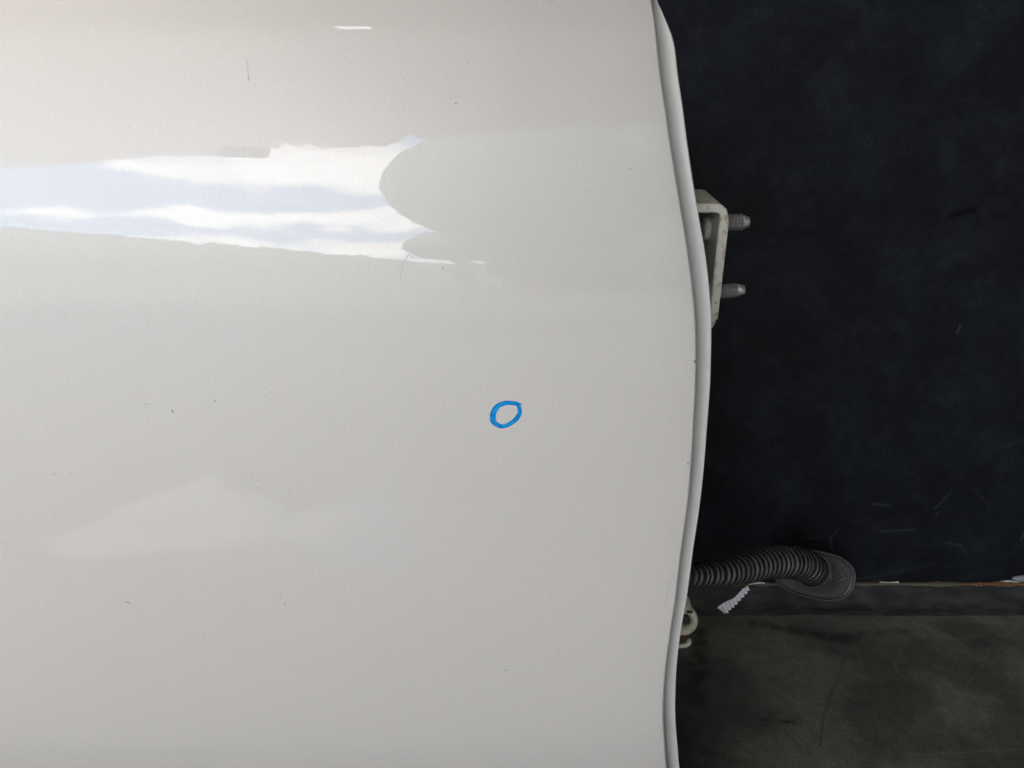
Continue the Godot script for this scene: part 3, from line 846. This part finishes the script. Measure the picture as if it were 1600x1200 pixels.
	sheet(pst, back, false, true, 2)
	tag(obj("paper_scrap", done(pst), paper), "crumpled pleated white paper scrap lying under the wiring boot", "litter", "white scraps along the foot of the black wall")
	var flake := mat(Color(0.5, 0.49, 0.47), 0.9)
	crumb("paper_strip", "thin white paper sliver just above the pleated scrap", [Vector3(0.2811, 0.0474, -0.3153), Vector3(0.2898, 0.0485, -0.3166), Vector3(0.3003, 0.0471, -0.3183)], [0.0007, 0.0012, 0.0009], paper)
	crumb("white_crumb", "small knobbly cream crumb on the ledge right of the oval grommet", [Vector3(0.4587, 0.0249, -0.3571), Vector3(0.4659, 0.0249, -0.3571), Vector3(0.4747, 0.0249, -0.3571), Vector3(0.4811, 0.0249, -0.3571)], [0.0024, 0.0015, 0.0014, 0.0026], flake)
	crumb("white_crumb", "long flat white flake on the rusty ledge at the right", [Vector3(0.6073, 0.0249, -0.3586), Vector3(0.6193, 0.0249, -0.3586), Vector3(0.6313, 0.0249, -0.3586), Vector3(0.6472, 0.0249, -0.3586)], [0.0012, 0.0028, 0.0022, 0.003], flake)
	crumb("white_crumb", "curved pale chip leaning above the rusty ledge at the far right", [Vector3(0.6223, 0.0315, -0.3565), Vector3(0.6271, 0.0315, -0.3565), Vector3(0.6350, 0.0315, -0.3565), Vector3(0.6462, 0.0315, -0.3565)], [0.0012, 0.003, 0.0042, 0.004], mat(Color(0.22, 0.23, 0.25), 0.8))

	# what stands outside and shows in the paint
	var leaf := mat(Color(0.05, 0.065, 0.035), 0.7)
	leaf.cull_mode = BaseMaterial3D.CULL_DISABLED
	var bark := mat(Color(0.08, 0.06, 0.045), 0.9)
	tree("tree", "broad dark tree outside, at the right edge of the mirrored sky", Vector3(0.9, -0.55, 14), [[Vector3(0.9, 4.3, 14), Vector3(3.75, 3.6, 2.6)]], leaf, bark, 2600)
	tree("bush", "low bush outside, below the tree in the mirrored sky", Vector3(-0.6, -0.55, 14.5), [[Vector3(-0.6, 1.25, 14.5), Vector3(1.5, 0.85, 1.2)], [Vector3(1.6, 0.6, 14.5), Vector3(2.0, 1.5, 1.2)]], leaf, bark, 700)
	tree("tree", "third dark tree outside, between the other two", Vector3(3.0, -0.55, 15), [[Vector3(3.2, 6.4, 15), Vector3(3.0, 3.4, 2.2)], [Vector3(3.2, 1.9, 14.8), Vector3(2.6, 2.2, 1.6)]], leaf, bark, 1500)
	tree("tree", "second dark tree outside, beside the broad one", Vector3(4.6, -0.55, 14), [[Vector3(5.6, 5.2, 14), Vector3(3.6, 4.2, 2.6)], [Vector3(5.0, 0.8, 13.5), Vector3(3.0, 2.2, 1.5)]], leaf, bark, 2000)
	var hst := begin()
	var hn := FastNoiseLite.new()
	hn.seed = 6
	hn.frequency = 0.5
	rows = []
	for i in 401:
		var x := lerpf(-60.0, 30.0, i / 400.0)
		var top := clampf(0.55 + maxf(-x - 2.5, 0.0) * 0.185, 0.0, 6.0) + hn.get_noise_2d(x, 0) * 0.25 + hn.get_noise_2d(x * 6.0, 9.0) * 0.18
		rows.append(PackedVector3Array([Vector3(x, -0.6, 28.5), Vector3(x, top * 0.6, 29.0), Vector3(x, top, 30.0), Vector3(x, top * 0.7, 31.5), Vector3(x, -0.6, 32)]))
	sheet(hst, rows)
	var hedge := obj("hedgerow", done(hst), leaf)
	hedge.set_meta("kind", "stuff")
	tag(hedge, "far dark hedgerow at the lower edge of the mirrored sky", "hedge")


func tree(called: String, label: String, foot: Vector3, blobs: Array, leaf: Material, bark: Material, count: int) -> void:
	var t := thing(called, label, "tree" if called == "tree" else "bush")
	var st := begin()
	var top: Vector3 = blobs[0][0]
	tube(st, [foot, foot.lerp(top, 0.4), foot.lerp(top, 0.8), top], [0.22, 0.16, 0.12, 0.06], 10)
	for k in 7:
		var a := TAU * k / 7.0
		tube(st, [foot.lerp(top, 0.55), top + Vector3(cos(a), 0.3 * sin(a * 2), sin(a)) * blobs[0][1] * 0.6], [0.07, 0.02], 7)
	obj("trunk", done(st), bark, t)
	st = begin()
	st.set_smooth_group(-1)
	for b in blobs:
		var core := SphereMesh.new()
		core.radius = 0.5
		core.height = 1.0
		core.radial_segments = 24
		core.rings = 14
		st.append_from(core, 0, Transform3D(Basis.from_scale(b[1] * 1.72), b[0]))
		for i in count:
			var d := Vector3(rng.randfn(), rng.randfn(), rng.randfn()).normalized()
			var p: Vector3 = b[0] + d * b[1] * lerpf(0.84, 1.0 + 0.16 * maxf(peel.get_noise_3d(d.x * 20, d.y * 20, d.z * 20) + 0.3, 0.0), rng.randf())
			var q := Basis.from_euler(Vector3(rng.randf() * TAU, rng.randf() * TAU, rng.randf() * TAU)) * Basis.from_scale(Vector3.ONE * rng.randf_range(0.09, 0.2))
			st.add_vertex(p + q * Vector3(-1, 0, 0))
			st.add_vertex(p + q * Vector3(0, 1.2, 0.2))
			st.add_vertex(p + q * Vector3(1, 0, 0))
			st.add_vertex(p + q * Vector3(-1, 0, 0))
			st.add_vertex(p + q * Vector3(1, 0, 0))
			st.add_vertex(p + q * Vector3(0, -1.2, 0.2))
	st.generate_normals()
	obj("crown", st.commit(), leaf, t)
